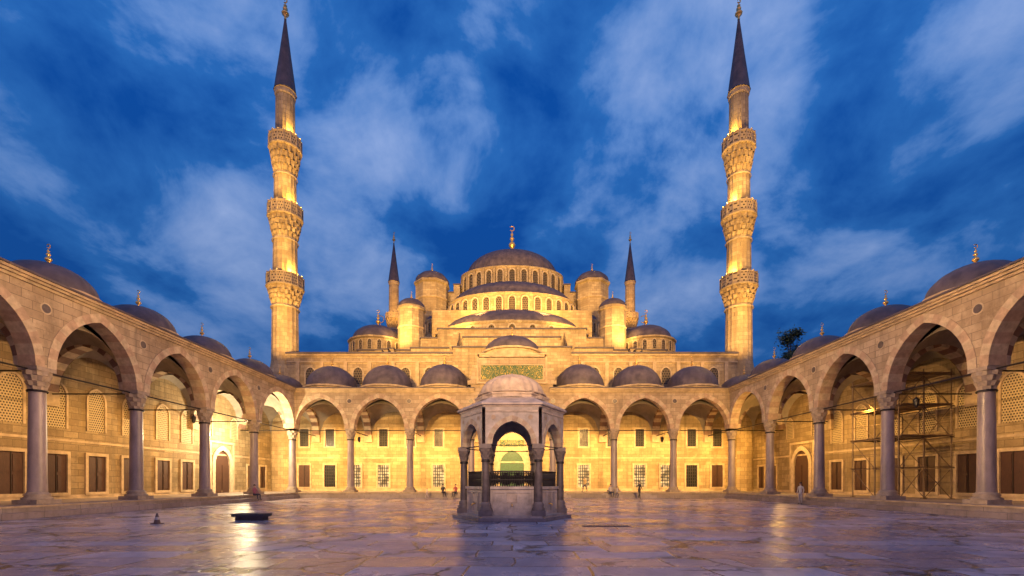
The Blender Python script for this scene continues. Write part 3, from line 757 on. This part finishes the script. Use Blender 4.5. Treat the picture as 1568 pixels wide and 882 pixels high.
# ------------------------------------------------------------------ lights
WARM=(1,.52,.11); WARM2=(1,.56,.16); PINK=(1,.57,.23)
def aim(o,tgt):
    d=Vector(tgt)-o.location; o.rotation_euler=d.to_track_quat('-Z','Y').to_euler()
def spot(loc,tgt,P,ang,col=WARM,bl=.6,rad=.3,name='floodlight'):
    l=bpy.data.lights.new(name,'SPOT'); l.energy=P; l.color=col; l.spot_size=math.radians(ang); l.spot_blend=bl; l.shadow_soft_size=rad
    o=bpy.data.objects.new(name,l); o.location=loc; sc.collection.objects.link(o); aim(o,tgt)
def point(loc,P,col=WARM,rad=.15,name='wall_lamp'):
    l=bpy.data.lights.new(name,'POINT'); l.energy=P; l.color=col; l.shadow_soft_size=rad
    o=bpy.data.objects.new(name,l); o.location=loc; sc.collection.objects.link(o)
for sx in(-1,1):
    for y in(14,26,38):
        spot((-sx*24.5,y,13.2),(sx*23.7,y+2,9.6),60000,33,PINK,.7)
for x in(-13,13): spot((x,-8,14),(x,YB,9.0),120000,32,WARM2,.6)
spot((0,-8,14),(0,YB,10),58000,28,WARM2,.6)
for x in(-9,9): spot((x,-6,13),(0,21.5,3.8),17000,17,(1,.64,.36),.8)
for k in range(7):
    cu=(UB[k]+UB[k+1])/2
    spot((cu,YB+.9,6.9),(cu,YF,2.6),3900 if k!=3 else 3000,122,WARM2,.5,.2,'wall_washer')
for sx in(-1,1): spot((sx*25.5,YB+.9,6.9),(sx*27,YF,2.6),2000,118,WARM,.5,.2,'wall_washer')
for k,p in((3,380),(4,480),(5,700),(6,1100),(7,1600)):
    cu=(US[k]+US[k+1])/2
    for sx in(-1,1):
        spot((sx*(HX+.9),cu,6.9),(sx*(HX+DS),cu,2.6),p*(1 if sx<0 else .9),124,WARM,.5,.2,'wall_washer')
point((-26.0,44.6,6.2),4200,(1,.76,.42)); point((26.0,44.6,5.6),900,WARM)
# mosque upper works
for sx in(-1,1):
    spot((sx*16,-8,14),(sx*4,72,28),235000,30,WARM2,.8)
    spot((sx*20,-8,14),(sx*15,72,24),120000,20,WARM,.8)
    spot((sx*17,60,21),(sx*12,78,32),8000,70,WARM2,.8)
    spot((sx*5,65.0,26.5),(sx*3,80,37),5500,110,WARM,.8)
    spot((sx*8,62,24.5),(sx*6,76,30),3200,110,WARM,.8)
    spot((sx*23,51.8,13.6),(sx*21,YF,16.5),700,120,WARM,.8); spot((sx*9.5,51.8,13.6),(sx*8.5,YF,17),700,120,WARM,.8)
# minarets
for sx in(-1,1):
    X=sx*28.3
    spot((sx*22.5,42,13),(X,56,22),25000,34,WARM2,.7)
    spot((sx*21.5,36,13),(X,56,35),37000,26,WARM2,.7)
    spot((sx*21,32,13),(X,56,47),46000,22,WARM2,.7)
    for i,(zb,zp) in enumerate(LV):
        r=RAD[i+1]+.45
        point((X-sx*r*.8,56-r*.6,zp+.15),700,(1,.58,.1),.1,'balcony_lamp')
        point((X-sx*.9*1.0,56-4.2,zb-1.0),600,(1,.58,.12),.1,'balcony_lamp')
    spot((sx*28,108,44),(sx*31.6,120,50),12000,70,WARM)
# ------------------------------------------------------------------ sky
w=bpy.data.worlds.new('World'); sc.world=w; w.use_nodes=True; t=w.node_tree; bg=t.nodes['Background']
co=N(t,'ShaderNodeTexCoord').outputs['Generated']; s=N(t,'ShaderNodeSeparateXYZ'); t.links.new(co,s.inputs[0])
dz=math_(t,'ADD',math_(t,'MAXIMUM',s.outputs[2],0),.38)
u=math_(t,'DIVIDE',s.outputs[0],dz); v=math_(t,'DIVIDE',s.outputs[1],dz)
cb=N(t,'ShaderNodeCombineXYZ'); t.links.new(math_(t,'ADD',u,1.7),cb.inputs[0]); t.links.new(math_(t,'MULTIPLY',v,.95),cb.inputs[1])
n1=noise(t,cb.outputs[0],1.7,12,.55,.25)
cb2=N(t,'ShaderNodeCombineXYZ'); t.links.new(math_(t,'ADD',u,4.3),cb2.inputs[0]); t.links.new(math_(t,'MULTIPLY',v,.9),cb2.inputs[1])
n2=noise(t,cb2.outputs[0],4.2,12,.58,.3)
cm=math_(t,'ADD',math_(t,'MULTIPLY',n1,.6),math_(t,'MULTIPLY',n2,.4))
side=math_(t,'MULTIPLY',maprange(t,math_(t,'ABSOLUTE',s.outputs[0]),.1,.6),.02)
cm=math_(t,'ADD',cm,side)
veil=maprange(t,cm,.42,.54); cf=maprange(t,cm,.50,.68)
hz=maprange(t,s.outputs[2],0,.6)
base=mixc(t,(.010,.062,.21),(.004,.070,.35),hz)
mid=mixc(t,(.022,.10,.29),(.032,.175,.54),hz)
cl=mixc(t,(.07,.16,.38),(.40,.52,.84),hz)
lo=maprange(t,s.outputs[2],.03,.32,.4,1)
col=mixc(t,base,mid,math_(t,'MULTIPLY',veil,lo))
col=mixc(t,col,cl,math_(t,'MULTIPLY',cf,lo))
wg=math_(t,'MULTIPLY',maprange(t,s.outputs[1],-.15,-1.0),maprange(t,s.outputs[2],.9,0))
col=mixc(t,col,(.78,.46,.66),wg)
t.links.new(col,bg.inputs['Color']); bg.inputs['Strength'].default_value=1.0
# ------------------------------------------------------------------ camera
cd=bpy.data.cameras.new('camera'); cam=bpy.data.objects.new('camera',cd); sc.collection.objects.link(cam)
cam.location=(0,0,1.7); cam.rotation_euler=(pi/2,0,0)
cd.sensor_width=36; cd.lens=15.77; cd.shift_y=.1894; cd.clip_end=3000; cd.clip_start=.1
sc.camera=cam
